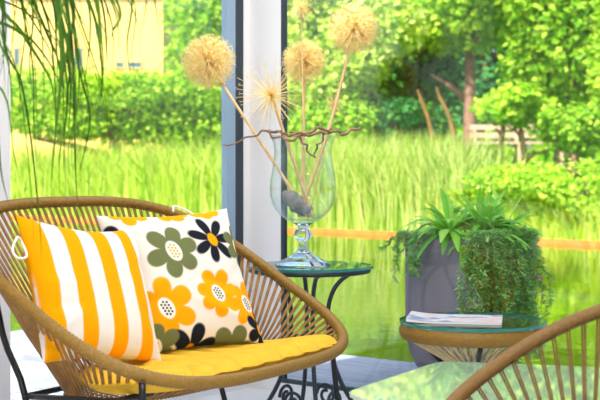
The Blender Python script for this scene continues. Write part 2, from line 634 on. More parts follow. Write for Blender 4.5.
# pillows
def pillow(name, label, pose, colorfn, T, n=190, hang=None, seed=1, sag=0.0):
    X, Y, Z, yaw, tilt, roll, s = pose
    h = s / 2
    rot = Matrix.Rotation(yaw, 4, 'Z') @ Matrix.Rotation(-tilt, 4, 'X') @ Matrix.Rotation(-roll, 4, 'Y')
    root = thing(name, label, 'pillow', (0, 0, 0))
    root.matrix_world = Matrix.Translation((X, Y, Z)) @ rot
    lin = np.linspace(-1, 1, n + 1)
    U, V = np.meshgrid(lin, lin)
    rs = np.random.RandomState(seed)
    px = h * U * (1 + 0.03 - 0.085 * (1 - V ** 2) * np.abs(U) ** 3)
    pz = h * V * (1 + 0.03 - 0.085 * (1 - U ** 2) * np.abs(V) ** 3)
    pz = pz - sag * (1 - U ** 2) * np.clip(V, 0, 1) ** 2
    th = T * np.clip((1 - U ** 4) * (1 - V ** 4), 0, 1) ** 0.55 * (1 - 0.25 * (U ** 2 + V ** 2) * 0.5)
    wr = np.zeros_like(U)
    for k in range(9):
        cx, cy = rs.uniform(-1, 1, 2)
        an = math.atan2(cy, cx) + rs.uniform(-.5, .5)
        d = (U - cx) * math.sin(an) - (V - cy) * math.cos(an)
        al = (U - cx) * math.cos(an) + (V - cy) * math.sin(an)
        wr += rs.uniform(-1, 1) * 0.010 * np.exp(-(d / 0.09) ** 2 - (al / 0.5) ** 2)
    wr *= np.clip(th / T * 2, 0, 1)
    vs, fs, cols = [], [], []
    N = n + 1
    front = np.stack([px, -th + wr, pz], -1).reshape(-1, 3)
    back = np.stack([px, th + wr * 0.3, pz], -1).reshape(-1, 3)
    col = colorfn(U, V).reshape(-1, 3)
    vs = np.concatenate([front, back])
    colb = np.concatenate([col, col])
    idx = np.arange(N * N).reshape(N, N)
    a, b, c, d = idx[:-1, :-1].ravel(), idx[:-1, 1:].ravel(), idx[1:, 1:].ravel(), idx[1:, :-1].ravel()
    ff = np.stack([a, b, c, d], 1)
    fb = np.stack([d, c, b, a], 1) + N * N
    me = bpy.data.meshes.new('cover')
    me.from_pydata(vs.tolist(), [], ff.tolist() + fb.tolist())
    at_ = me.color_attributes.new('Col', 'FLOAT_COLOR', 'POINT')
    data = np.ones((len(vs), 4))
    data[:, :3] = colb
    at_.data.foreach_set('color', data.ravel())
    me.polygons.foreach_set('use_smooth', [True] * len(me.polygons))
    me.materials.append(M['printed_fabric'])
    o = bpy.data.objects.new('cover', me)
    COL.objects.link(o)
    o.parent = root
    # seam piping round the edge
    mbp = MB()
    edge = [(lin[i], -1) for i in range(0, n, 4)] + [(1, lin[i]) for i in range(0, n, 4)] + [(lin[n - i], 1) for i in range(0, n, 4)] + [(-1, lin[n - i]) for i in range(0, n, 4)]
    pts = []
    for u, v in edge:
        pts.append((h * u * (1.03 - 0.085 * (1 - v * v) * abs(u) ** 3), 0, h * v * (1.03 - 0.085 * (1 - u * u) * abs(v) ** 3) - sag * (1 - u * u) * max(0, v) ** 2))
    if hang:
        mbp.tube(smoothcurve([Vector(p) for p in hang], 8), 0.0045, 6)
        mbp.build('hanging_loop', M['white_cord'], root, True)
    return root


lin3 = lambda r, g, b: np.array(S(r, g, b)[:3])


def stripes(U, V):
    x = (U + 1) / 2 * 8 + 0.10 * np.sin(V * 2.0) * 0.6
    ph = np.mod(x, 2.0)
    soft = 0.03
    yel = np.clip((1 - np.abs(ph - 0.5) * 2) / soft / 2 + 0.5, 0, 1)
    yel = np.maximum(yel, np.clip((0.02 - ph) / soft, 0, 1))
    yel = np.where(np.abs(ph - 0.5) < 0.5, 1.0, 0.0) * 0.0 + np.clip((0.5 - np.abs(ph - 0.5)) / 0.05 + 0.5, 0, 1)
    w, y = lin3(238, 233, 226), lin3(252, 168, 4)
    return w[None, None] * (1 - yel[..., None]) + y[None, None] * yel[..., None]


def flowers(U, V):
    img = np.ones(U.shape + (3,)) * lin3(238, 231, 220)
    OL, BK, YE, WH = lin3(112, 120, 76), lin3(30, 34, 44), lin3(252, 168, 10), lin3(248, 243, 232)
    FL = [  # u, v, R, colour, petals, phase, width, kind
        (0.00, 0.45, 0.50, OL, 6, 0.30, 0.17, 'w'),
        (0.64, 0.58, 0.46, BK, 7, 0.10, 0.105, 'y'),
        (0.50, -0.19, 0.42, YE, 7, 0.15, 0.145, 'd'),
        (-0.30, -0.32, 0.50, YE, 6, 0.55, 0.19, 'd'),
        (0.97, -0.35, 0.42, YE, 7, 0.45, 0.13, 'd'),
        (0.04, -0.95, 0.52, BK, 6, 0.25, 0.145, 'y'),
        (-0.50, -0.83, 0.44, OL, 6, 0.5, 0.16, 'w'),
        (0.66, -1.0, 0.46, OL, 6, 0.15, 0.17, 'y'),
        (1.14, 0.50, 0.40, OL, 6, 0.5, 0.14, 'w'),
        (1.14, -0.70, 0.36, BK, 6, 0.5, 0.11, 'y'),
        (-0.86, 0.62, 0.40, BK, 6, 0.1, 0.14, 'y'),
        (0.72, 1.20, 0.36, YE, 7, 0.2, 0.15, 'd'),
        (0.22, 1.20, 0.34, YE, 7, 0.4, 0.15, 'd'),
        (-0.44, 1.20, 0.36, YE, 6, 0.4, 0.15, 'd'),
        (-0.98, -0.35, 0.42, OL, 6, 0.2, 0.16, 'w'),
        (-0.86, -1.0, 0.40, BK, 6, 0.4, 0.14, 'y')]
    aa = 0.012
    for u, v, Rr, colr, npet, ph, wd, kind in FL:
        Rr, wd = Rr * 0.80, wd * 0.76
        u, v = u - 0.16, v - 0.13
        cov = np.zeros(U.shape)
        for k in range(npet):
            a = ph + 2 * PI * k / npet
            du, dv = U - u, V - v
            l = du * math.cos(a) + dv * math.sin(a)
            t = -du * math.sin(a) + dv * math.cos(a)
            Lk = Rr * (1.0 + 0.08 * math.sin(5 * k + u * 9))
            ww = wd * (0.62 + 0.5 * np.clip(l / Lk, 0, 1))
            d = np.sqrt(((l - 0.54 * Lk) / (0.46 * Lk)) ** 2 + (t / ww) ** 2)
            cov = np.maximum(cov, np.clip((1 - d) * wd / aa * 0.7 + 0.5, 0, 1))
        img = img * (1 - cov[..., None]) + colr * cov[..., None]
        cu, cv = U - u, V - v
        ca, sa = math.cos(1.9), math.sin(1.9)
        l, t = cu * ca + cv * sa, -cu * sa + cv * ca
        rc = Rr * (0.33 if kind != 'y' else 0.24)
        d = np.sqrt((l / (rc * 1.15)) ** 2 + (t / (rc * 0.8)) ** 2)
        cc = np.clip((1 - d) * rc / aa * 0.7 + 0.5, 0, 1)
        base = YE if kind == 'y' else WH
        img = img * (1 - cc[..., None]) + base * cc[..., None]
        if kind in 'wd':
            dc = YE if kind == 'w' else BK
            for i in range(-3, 4):
                for j in range(-2, 3):
                    x = (i + 0.5 * (j % 2)) * rc * 0.36
                    y = j * rc * 0.33
                    if (x / (rc * 1.0)) ** 2 + (y / (rc * 0.66)) ** 2 < 0.85:
                        dd = np.sqrt((l - x) ** 2 + (t - y) ** 2)
                        q = np.clip((rc * 0.13 - dd) / aa + 0.5, 0, 1)[..., None]
                        img = img * (1 - q) + dc * q
    return img


pillow('flower_pillow', 'square white pillow printed with big yellow, black and olive flowers', (-0.458, 4.625, 0.714, 0.591, 0.452, 0.034, 0.564), flowers, 0.085, 230, seed=4,
       hang=[(0.15, 0.02, 0.275), (0.11, 0.03, 0.31), (0.07, 0.03, 0.325), (0.06, 0.03, 0.30)])
pillow('striped_pillow', 'square pillow with yellow and white vertical stripes at the left of the loveseat', (-0.729, 4.183, 0.716, 0.921, 0.43, -0.13, 0.514), stripes, 0.085, 200, seed=9, sag=0.02,
       hang=[(-0.27, -0.01, 0.16), (-0.275, -0.03, 0.10), (-0.33, -0.05, 0.08), (-0.345, -0.05, 0.11), (-0.30, -0.03, 0.165), (-0.27, -0.01, 0.165)])

# ------------------------------------------------------------------ bistro table
BX, BY, BZ = 0.045, 5.60, 0.70
BR = 0.296
bt = thing('bistro_table', 'round glass-topped table with curved black iron legs carrying the vase', 'table', (BX, BY, 0), 0.15)


def disc(mb, r, z0, z1, seg=72):
    mb.prism([(r * math.cos(2 * PI * k / seg), r * math.sin(2 * PI * k / seg)) for k in range(seg)], z0, z1)


def glass_disc(parent, r, z0, z1, seg=96):
    mb = MB()
    pr = [(r * math.cos(2 * PI * k / seg), r * math.sin(2 * PI * k / seg)) for k in range(seg)]
    vs = [(p[0], p[1], z0) for p in pr] + [(p[0], p[1], z1) for p in pr]
    mb.add(vs, [tuple(range(seg - 1, -1, -1)), tuple(range(seg, 2 * seg))])
    mb.cur = 1
    mb.add(vs, [(k, (k + 1) % seg, seg + (k + 1) % seg, seg + k) for k in range(seg)])
    return mb.build('glass_top', None, parent, mats=[M['top_glass'], M['edge_glass']])


glass_disc(bt, BR, BZ - 0.012, BZ)
mb = MB()
mb.tube([(0.275 * math.cos(2 * PI * k / 64), 0.275 * math.sin(2 * PI * k / 64), BZ - 0.024) for k in range(64)], 0.011, 8, True)
mb.build('top_ring', M['iron'], bt, True)
mb = MB()
mb.tube([(0.10 * math.cos(2 * PI * k / 48), 0.10 * math.sin(2 * PI * k / 48), 0.36) for k in range(48)], 0.007, 8, True)
mb.build('leg_ring', M['iron'], bt, True)
for k in range(4):
    a = k * PI / 2
    prof = [(0.272, 0.672), (0.19, 0.655), (0.125, 0.60), (0.092, 0.52), (0.088, 0.42), (0.10, 0.30), (0.14, 0.17), (0.20, 0.06), (0.25, 0.011), (0.28, 0.011)]
    mb = MB()
    mb.tube(smoothcurve([(r * math.cos(a), r * math.sin(a), z) for r, z in prof], 5), 0.0105, 8)
    mb.build('leg', M['iron'], bt, True)
    mb = MB()
    sp = []
    for i in range(40):
        t = i / 39
        rr_ = 0.055 * (1 - 0.65 * t)
        an = 2.6 * PI * t
        cx = 0.135
        sp.append((cx * math.cos(a + PI / 4) + rr_ * math.cos(an) * math.cos(a + PI / 4 + PI / 2), cx * math.sin(a + PI / 4) + rr_ * math.cos(an) * math.sin(a + PI / 4 + PI / 2), 0.075 + rr_ * math.sin(an)))
    mb.tube(sp, 0.008, 6)
    mb.build('scroll', M['iron'], bt, True)

# ------------------------------------------------------------------ vase
VX, VY = 0.014, 5.58
vase = thing('glass_vase', 'tall clear goblet vase on a stem standing on the bistro table', 'vase', (VX, VY, BZ + 0.001))
outer = [(0.0, 0.0), (0.126, 0.0), (0.128, 0.006), (0.118, 0.014), (0.08, 0.032), (0.045, 0.052), (0.024, 0.075), (0.019, 0.10), (0.022, 0.115), (0.040, 0.128), (0.043, 0.145), (0.037, 0.160), (0.028, 0.170), (0.030, 0.184), (0.046, 0.196), (0.075, 0.210), (0.108, 0.235), (0.135, 0.270), (0.150, 0.310), (0.155, 0.350), (0.152, 0.395), (0.144, 0.44), (0.137, 0.49), (0.135, 0.53), (0.139, 0.565), (0.149, 0.592), (0.158, 0.607)]
inner = [(0.154, 0.607), (0.145, 0.590), (0.135, 0.563), (0.131, 0.53), (0.133, 0.49), (0.140, 0.44), (0.148, 0.395), (0.151, 0.35), (0.146, 0.31), (0.131, 0.272), (0.104, 0.239), (0.072, 0.217), (0.03, 0.207), (0.0, 0.205)]


def smooth_prof(p, n=4):
    q = smoothcurve([(a, 0, b) for a, b in p], n)
    return [(max(0, v.x), v.z) for v in q]


mb = MB()
mb.lathe([(0.0001, 0.0)] + smooth_prof(outer[1:15], 3) + [(0.030, 0.187), (0.0001, 0.188)], 72)
mb.build('stem_and_foot', M['vase_glass'], vase, True)
mb = MB()
mb.lathe([(0.0001, 0.189), (0.030, 0.190)] + smooth_prof(outer[14:], 3) + smooth_prof(inner[:-1], 3) + [(0.0001, 0.205)], 72)
mb.build('bowl', M['bowl_glass'], vase, True)

# stone in the vase
mb = MB()
st_pts, st_r = [], []
for i in range(13):
    t = i / 12
    st_pts.append((-0.095 + 0.135 * t, -0.045 + 0.03 * t, 0.075 - 0.06 * t + 0.012 * math.sin(t * 7)))
    st_r.append(max(0.004, 0.040 * math.sin(PI * (0.08 + 0.86 * t)) ** 0.6 * (1 + 0.12 * math.sin(i * 2.3))))
mb.tube(st_pts, st_r, 14)
o = mb.build('stone', M['stone'], None, True)
o.location = (VX, VY, BZ + 0.245)
tag(o, 'smooth grey stone lying at the bottom of the glass vase', 'stone')


# dried alliums
def allium(label, head, r, base, nray, core, stem_r, sparse=False, seed=0, bend=0.0):
    rg = random.Random(seed)
    head, base = Vector(head), Vector(base)
    root = thing('dried_allium', label, 'dried flower', base, 0, 'dried allium seed heads in the vase')
    H = head - base
    mb = MB()
    mid = H * 0.5 + Vector((bend, 0, 0))
    pts = smoothcurve([Vector((0, 0, 0)), mid, H], 8)
    mb.tube(pts, [stem_r * (1.05 - 0.25 * i / (len(pts) - 1)) for i in range(len(pts))], 8)
    mb.build('stem', M['stem'], root, True)
    mb = MB()
    for i in range(nray):
        z = 1 - 2 * (i + 0.5) / nray
        an = i * 2.399963 + rg.uniform(-0.2, 0.2)
        q = math.sqrt(max(0, 1 - z * z))
        d = Vector((q * math.cos(an), q * math.sin(an), z))
        L = r * (rg.uniform(0.80, 1.0) if not sparse else rg.uniform(0.45, 1.0))
        p0, p1 = H + d * core * 0.5, H + d * L
        rt = 0.0013 if not sparse else 0.0014
        s = d.orthogonal().normalized()
        t = d.cross(s)
        for kk in range(1):
            v = [p0 + s * rt, p0 - s * rt * 0.5 + t * rt * 0.87, p0 - s * rt * 0.5 - t * rt * 0.87]
            v += [p1 + s * rt * 0.7, p1 - s * rt * 0.35 + t * rt * 0.6, p1 - s * rt * 0.35 - t * rt * 0.6]
            mb.add(v, [(0, 1, 4, 3), (1, 2, 5, 4), (2, 0, 3, 5)])
        # star floret at the tip
        if sparse and rg.random() < 0.25:
            continue
        fs_ = rg.uniform(0.010, 0.017) * (r / 0.12 if not sparse else 0.9)
        for kk in range(6):
            b = 2 * PI * kk / 6 + rg.uniform(0, 1)
            dd = (s * math.cos(b) + t * math.sin(b)) * 0.9 + d * rg.uniform(0.1, 0.7)
            mb.leaf(p1, dd, d, fs_, fs_ * 0.15)
    mb.build('seed_head', M['straw'], root)
    mb = MB()
    prof = [(core * math.sin(PI * i / 8), -core * math.cos(PI * i / 8)) for i in range(9)]
    prof[0] = (0.0001, prof[0][1])
    prof[-1] = (0.0001, prof[-1][1])
    mb.lathe(prof, 12, H)
    mb.build('flower_core', M['straw_core'], root, True)
    return root


VB = BZ + 0.225
allium('large dense dried allium ball in front of the left window', at(208, 62, 5.50), 0.128, (VX + 0.03, VY + 0.01, VB), 720, 0.010, 0.0075, seed=1)
allium('sparse starry dried allium in front of the white corner post', at(271, 95, 5.42), 0.19, (VX + 0.045, VY - 0.02, VB), 110, 0.012, 0.008, True, seed=2)
allium('dense dried allium ball just right of the corner post, on an upright stem', at(304, 62, 5.64), 0.108, (VX + 0.0, VY + 0.045, VB), 620, 0.010, 0.0085, seed=3)
allium('large dense dried allium ball at the right of the bunch on a leaning stem', at(354, 29, 5.58), 0.122, (VX - 0.02, VY + 0.01, VB), 700, 0.010, 0.0085, seed=4, bend=0.02)
allium('small airy dried allium at the top of the picture on a thin stem', at(301, 8, 5.50), 0.078, (VX + 0.01, VY - 0.04, VB), 70, 0.007, 0.0035, True, seed=5)
allium('small pale dried allium just above the right of the vase rim', at(334, 104, 5.68), 0.060, (VX + 0.03, VY + 0.04, VB), 60, 0.006, 0.003, True, seed=6)

# twisted twigs on the vase rim
def twig(label, pts, r0, r1, seed):
    rg = random.Random(seed)
    mb = MB()
    base = smoothcurve(pts, 10)
    n = len(base)
    q = []
    for i, p in enumerate(base):
        t = i / (n - 1)
        q.append(p + Vector((0.006 * math.sin(i * 0.8 + seed), 0.006 * math.cos(i * 0.7), 0.007 * math.sin(i * 0.55 + seed * 2))))
    mb.tube(q, [r0 + (r1 - r0) * i / (n - 1) for i in range(n)], 7)
    o = mb.build('twisted_twig', M['twig'], None, True)
    return tag(o, label, 'twig', 'twisted twigs round the vase rim')


vz = BZ + 0.61
twig('twisted brown twig reaching left of the vase rim over the window frame', [at(222, 146, 5.45), at(243, 140, 5.45), at(262, 132, 5.44), at(276, 137, 5.42), at(292, 139, 5.40), at(310, 134, 5.40), at(325, 133, 5.42)], 0.003, 0.008, 1)
twig('twisted brown twig reaching right past the vase rim', [at(270, 130, 5.60), at(285, 134, 5.45), at(300, 134, 5.40), at(318, 129, 5.42), at(335, 132, 5.47), at(346, 133, 5.48), at(359, 127, 5.48)], 0.007, 0.006, 5)
twig('thin curly twig dipping into the vase mouth', [at(290, 131, 5.47), at(303, 141, 5.50), at(309, 152, 5.52), at(314, 157, 5.52), at(317, 146, 5.50), at(325, 136, 5.48), at(331, 129, 5.48)], 0.005, 0.004, 9)

# ------------------------------------------------------------------ small rattan table
TX, TY, TZ = 0.715, 4.97, 0.52
rt = thing('rattan_side_table', 'low round table with woven rattan rim and glass top carrying a magazine', 'side table', (TX, TY, 0))
mb = MB()
prof = []
for i in range(9):
    z = TZ - 0.075 + 0.06 * i / 8
    prof.append((0.290 + 0.012 * math.sin(PI * i / 8), z))
segs = 260
vs = []
allp = prof + [(0.275, prof[-1][1]), (0.275, prof[0][1])]
for r, z in allp:
    for k in range(segs):
        a = 2 * PI * k / segs
        rr_ = r + (0.002 if k % 2 else -0.0015)
        vs.append((rr_ * math.cos(a), rr_ * math.sin(a), z))
fs = []
for i in range(len(allp)):
    j = (i + 1) % len(allp)
    for k in range(segs):
        fs.append((i * segs + k, i * segs + (k + 1) % segs, j * segs + (k + 1) % segs, j * segs + k))
mb.add(vs, fs)
mb.build('rim', M['rattan'], rt, True)
glass_disc(rt, 0.302, TZ - 0.012, TZ)
for k in range(4):
    a = PI / 4 + k * PI / 2
    mb = MB()
    mb.tube([(0.285 * math.cos(a), 0.285 * math.sin(a), TZ - 0.016), (0.285 * math.cos(a), 0.285 * math.sin(a), TZ - 0.0125)], 0.01, 10)
    mb.build('glass_pad', M['white_cord'], rt)
mb = MB()
for k in range(44):
    a = 2 * PI * k / 44
    for d in (-0.016, 0.016):
        p0 = Vector((0.282 * math.cos(a + d), 0.282 * math.sin(a + d), TZ - 0.07))
        p1 = Vector((0.05 * math.cos(a + 0.25), 0.05 * math.sin(a + 0.25), 0.315))
        mb.tube([p0, p1], 0.0036, 5)
mb.build('woven_cords', M['table_cord'], rt, True)
mb = MB()
mb.tube([(0.05 * math.cos(2 * PI * k / 32), 0.05 * math.sin(2 * PI * k / 32), 0.312) for k in range(32)], 0.008, 8, True)
mb.build('bottom_ring', M['black_metal'], rt, True)
for k in range(3):
    a = 0.5 + k * 2 * PI / 3
    mb = MB()
    mb.tube(smoothcurve([(0.27 * math.cos(a), 0.27 * math.sin(a), TZ - 0.075), (0.15 * math.cos(a), 0.15 * math.sin(a), 0.34), (0.10 * math.cos(a), 0.10 * math.sin(a), 0.28), (0.14 * math.cos(a), 0.14 * math.sin(a), 0.16), (0.25 * math.cos(a), 0.25 * math.sin(a), 0)], 5), 0.010, 8)
    mb.build('leg', M['black_metal'], rt, True)
mb = MB()
mb.tube([(0.105 * math.cos(2 * PI * k / 40), 0.105 * math.sin(2 * PI * k / 40), 0.27) for k in range(40)], 0.007, 8, True)
mb.build('leg_ring', M['black_metal'], rt, True)

mag = thing('magazine', 'thin magazine with pale printed cover on the rattan side table', 'magazine', (TX - 0.075, TY - 0.02, TZ + 0.001), -0.18)
mb = MB()
nx = 16
for layer, (z0, z1) in enumerate(((0.0, 0.008),)):
    vs, fs = [], []
    for i in range(nx + 1):
        x = -0.19 + 0.38 * i / nx
        lift = 0.010 * max(0, (-x - 0.05) / 0.14) ** 2
        for y in (-0.13, 0.13):
            vs.append((x, y, z0 + lift * 0.6))
            vs.append((x, y, z1 + lift))
    for i in range(nx):
        b = i * 4
        fs += [(b + 1, b + 5, b + 7, b + 3), (b, b + 2, b + 6, b + 4), (b, b + 4, b + 5, b + 1), (b + 2, b + 3, b + 7, b + 6)]
    fs += [(0, 1, 3, 2), (nx * 4, nx * 4 + 2, nx * 4 + 3, nx * 4 + 1)]
    mb.add(vs, fs)
mb.build('pages', M['paper'], mag)
mb = MB()
vs, fs = [], []
for i in range(nx + 1):
    x = -0.192 + 0.384 * i / nx
    lift = 0.010 * max(0, (-x - 0.05) / 0.14) ** 2
    for y in (-0.132, 0.132):
        vs.append((x, y, 0.0085 + lift))
        vs.append((x, y, 0.0095 + lift))
for i in range(nx):
    b = i * 4
    fs += [(b + 1, b + 5, b + 7, b + 3), (b, b + 2, b + 6, b + 4), (b, b + 4, b + 5, b + 1), (b + 2, b + 3, b + 7, b + 6)]
fs += [(0, 1, 3, 2), (nx * 4, nx * 4 + 2, nx * 4 + 3, nx * 4 + 1)]
mb.add(vs, fs)
mb.build('cover', M['print'], mag)

# ------------------------------------------------------------------ near glass table
GT = thing('coffee_table', 'large angular coffee table with reflecting glass top in the near right foreground', 'table', (0.68, 3.78, 0))
hexp = [(0.176, 3.56), (0.1415, 3.65), (0.497, 4.258), (1.031, 4.125), (1.216, 3.80), (0.90, 3.40), (0.326, 3.36)]
hexp = [(x - 0.68, y - 3.78) for x, y in hexp]


def round_poly(P, r=0.05, n=6):
    out = []
    m = len(P)
    for i in range(m):
        a, b, c = Vector(P[i - 1] + (0,)), Vector(P[i] + (0,)), Vector(P[(i + 1) % m] + (0,))
        l1, l2 = (a - b).length, (c - b).length
        k = min(r, l1 * 0.45, l2 * 0.45)
        p, q = b + (a - b).normalized() * k, b + (c - b).normalized() * k
        for j in range(n + 1):
            t = j / n
            w = p * (1 - t) ** 2 + b * 2 * t * (1 - t) + q * t * t
            out.append((w.x, w.y))
    return out


hp = round_poly(hexp, 0.06)[::-1]
M['painted_glass'] = pbr('painted_glass', S(190, 205, 190), 0.02, spec=1.0, coat=1.0)
M['painted_glass'].node_tree.nodes['Principled BSDF'].inputs['IOR'].default_value = 2.0
mb = MB()
mb.prism(hp, 0.448, 0.46)
mb.build('glass_top', M['painted_glass'], GT)
mb = MB()
fr_ = [Vector((p[0] * 0.9, p[1] * 0.9, 0.436)) for p in hp]
mb.tube(fr_, 0.011, 8, True)
mb.build('top_frame', M['black_metal'], GT, True)
for i in (1, 2, 3, 4):
    x, y = hexp[i]
    mb = MB()
    mb.tube([(x * 0.86, y * 0.86, 0.436), (x * 0.8, y * 0.8, 0)], 0.012, 8)
    mb.build('leg', M['black_metal'], GT, True)

# ------------------------------------------------------------------ hanging plant, upper left
HX, HY = -0.70, 3.2
HZ = 2.02
hp_ = thing('hanging_plant', 'hanging grass-like plant with long drooping narrow leaves at the upper left', 'plant', (HX, HY, HZ))
mb = MB()
mb.lathe([(0.0001, -0.16), (0.06, -0.155), (0.10, -0.11), (0.125, -0.03), (0.13, 0.0), (0.118, 0.0), (0.112, -0.03), (0.09, -0.03), (0.0001, -0.03)], 36)
mb.build('pot', M['white_pot'], hp_, True)
mb = MB()
mb.lathe([(0.0001, -0.018), (0.06, -0.016), (0.114, -0.022), (0.114, -0.03), (0.0001, -0.03)], 30)
mb.build('soil', M['soil'], hp_)
mb = MB()
for k in range(3):
    a = k * 2 * PI / 3 + 0.4
    mb.tube([(0.128 * math.cos(a), 0.128 * math.sin(a), -0.005), (0, 0, 0.5)], 0.0035, 6)
mb.tube([(0, 0, 0.5), (0, 0, 2.7 - HZ)], 0.005, 6)
mb.build('hanger_cord', M['rope'], hp_, True)
mb = MB()
rg = random.Random(21)


def blade(mb, pts, w, nrm):
    P = smoothcurve(pts, 5)
    n = len(P)
    vs, fs = [], []
    for i, p in enumerate(P):
        t = i / (n - 1)
        ww = w * (1 - t ** 2.2) * min(1.0, 0.5 + 3 * t) + 0.0003
        tg = (P[min(i + 1, n - 1)] - P[max(i - 1, 0)]).normalized()
        s = tg.cross(nrm)
        s = s.normalized() if s.length > 1e-4 else Vector((1, 0, 0))
        vs += [p - s * ww / 2, p + s * ww / 2 ]
    for i in range(n - 1):
        fs.append((2 * i, 2 * i + 1, 2 * i + 3, 2 * i + 2))
    mb.add(vs, fs)


# each long leaf: offsets from the pot centre (x right, z down) along its droop, width
O = at(20, 0, HY)
LEAVES = [
    ([(40, -60), (62, 0), (70, 53), (68, 110), (64, 160), (63, 195)], 0.013), ([(50, -50), (64, 10), (69, 60), (70, 120), (71, 175), (74, 235)], 0.011),
    ([(10, -60), (33, 0), (48, 35), (60, 65), (67, 102)], 0.013), ([(-10, -20), (13, 27), (33, 60), (43, 83), (48, 132)], 0.012),
    ([(-25, -10), (17, 30), (35, 42), (57, 73), (68, 106)], 0.011), ([(45, -60), (67, 5), (80, 33), (92, 56)], 0.014),
    ([(75, -70), (102, 0), (107, 50), (107, 66)], 0.017), ([(62, -60), (88, 10), (95, 55), (95, 87), (88, 114)], 0.010),
    ([(95, -70), (136, -5), (134, 50), (140, 87)], 0.009), ([(90, -60), (122, 10), (117, 30), (114, 42)], 0.010),
    ([(50, -60), (76, 10), (79, 50), (73, 97), (76, 114)], 0.012), ([(-30, 0), (0, 43), (10, 67), (14, 112)], 0.010),
    ([(-30, 60), (0, 110), (8, 134), (13, 173), (22, 206)], 0.013), ([(-15, -50), (8, 0), (13, 43), (7, 84)], 0.009),
    ([(60, 20), (66, 100), (58, 153), (58, 196)], 0.008), ([(70, 40), (84, 110), (78, 150), (70, 178)], 0.008),
    ([(30, -40), (45, 30), (50, 100), (47, 153)], 0.008), ([(20, -60), (28, 10), (24, 60), (27, 96)], 0.008),
    ([(80, -60), (110, -10), (125, 25), (128, 60)], 0.009), ([(60, -60), (96, -5), (104, 20), (116, 48)], 0.009),
    ([(35, -60), (50, 5), (52, 50), (58, 90)], 0.010), ([(10, -50), (20, 20), (14, 80), (15, 140)], 0.007),
    ([(55, -60), (72, 10), (66, 50), (69, 90), (66, 132)], 0.012), ([(45, -60), (55, 0), (66, 40), (72, 80), (69, 120)], 0.010),
    ([(100, -70), (150, -20), (152, 15), (148, 40)], 0.008), ([(80, -60), (100, -10), (112, 30), (110, 75)], 0.008),
    ([(30, -60), (40, -10), (36, 20), (35, 50)], 0.008), ([(0, -60), (22, -10), (36, 20), (42, 52)], 0.010),
    ([(60, -30), (80, 60), (86, 110), (80, 150), (84, 185)], 0.006), ([(70, -30), (94, 50), (110, 100), (112, 140)], 0.006),
    ([(20, -30), (34, 60), (36, 120), (40, 180)], 0.006), ([(0, 20), (18, 80), (28, 140), (36, 220), (38, 262)], 0.008)]
for pts, w_ in LEAVES:
    for rep in range(2):
        dy = rg.uniform(-0.18, 0.12)
        jx, jy = (0, 0) if rep == 0 else (rg.uniform(-9, 9), rg.uniform(-30, 4))
        q = [Vector((0.0, 0.0, -0.03))]
        f = at(pts[0][0] + jx, pts[0][1] + jy, HY) - Vector((HX, HY, HZ))
        q.append(Vector((f.x * 0.45, dy * 0.5, 0.07)))
        for i, (a, b) in enumerate(pts):
            v = at(a + jx, b + jy, HY) - Vector((HX, HY, HZ))
            v.y += dy * (0.7 + 0.1 * i)
            q.append(v)
        blade(mb, q, w_ * (1.0 if rep == 0 else 0.55), Vector((rg.uniform(-0.4, 0.4), -1, 0.1)))
for i in range(26):
    a = rg.uniform(0, 2 * PI)
    rr_ = rg.uniform(0.12, 0.30)
    ln = rg.uniform(0.25, 0.55)
    blade(mb, [Vector((0.02 * math.cos(a), 0.02 * math.sin(a), -0.02)), Vector((rr_ * 0.5 * math.cos(a), rr_ * 0.5 * math.sin(a), 0.10)), Vector((rr_ * math.cos(a), rr_ * math.sin(a), -0.05)), Vector((rr_ * 1.15 * math.cos(a), rr_ * 1.1 * math.sin(a), -ln * 0.6)), Vector((rr_ * 1.3 * math.cos(a), rr_ * 1.1 * math.sin(a), -ln))],
          rg.uniform(0.006, 0.012), Vector((math.cos(a) * 0.3, -1, 0)))
mb.build('leaf_blades', M['hang_leaf'], hp_, True)

# ------------------------------------------------------------------ outside: deck and planter
mb = MB()
DZ = -0.03
k = 0
o0 = 0.13
while o0 < 1.36:
    wbox(C0, D2, N2, -3.0, 4.6, o0, o0 + 0.134, DZ - 0.03, DZ, mb)
    o0 += 0.141
wbox(C0, D2, N2, -3.0, 4.6, 0.12, 1.38, DZ - 0.40, DZ - 0.031, mb)
dk = mb.build('deck_floor', M['deck'])
struct(dk)
mb = MB()
o0 = 0.13
while o0 < 1.0:
    wbox(C0, D1, N1, -0.12, 3.5, o0, o0 + 0.134, DZ - 0.03, DZ, mb)
    o0 += 0.141
wbox(C0, D1, N1, -0.12, 3.5, 0.12, 1.12, DZ - 0.40, DZ - 0.031, mb)
struct(mb.build('deck_floor', M['deck']))

PC = Vector((0.975, 6.40, DZ))        # nearest corner of the planter
ps = 0.50
pcen = PC - D2 * ps / 2 + N2 * ps / 2
arot = math.atan2(D2.y, D2.x)
pl = thing('square_planter', 'tall square grey planter outside the window with plants spilling over', 'planter', (pcen.x, pcen.y, DZ), arot)
PH = 0.80
mb = MB()


def sq_ring(h, z, ch=0.012):
    return [(-h + ch, -h, z), (h - ch, -h, z), (h, -h + ch, z), (h, h - ch, z), (h - ch, h, z), (-h + ch, h, z), (-h, h - ch, z), (-h, -h + ch, z)]


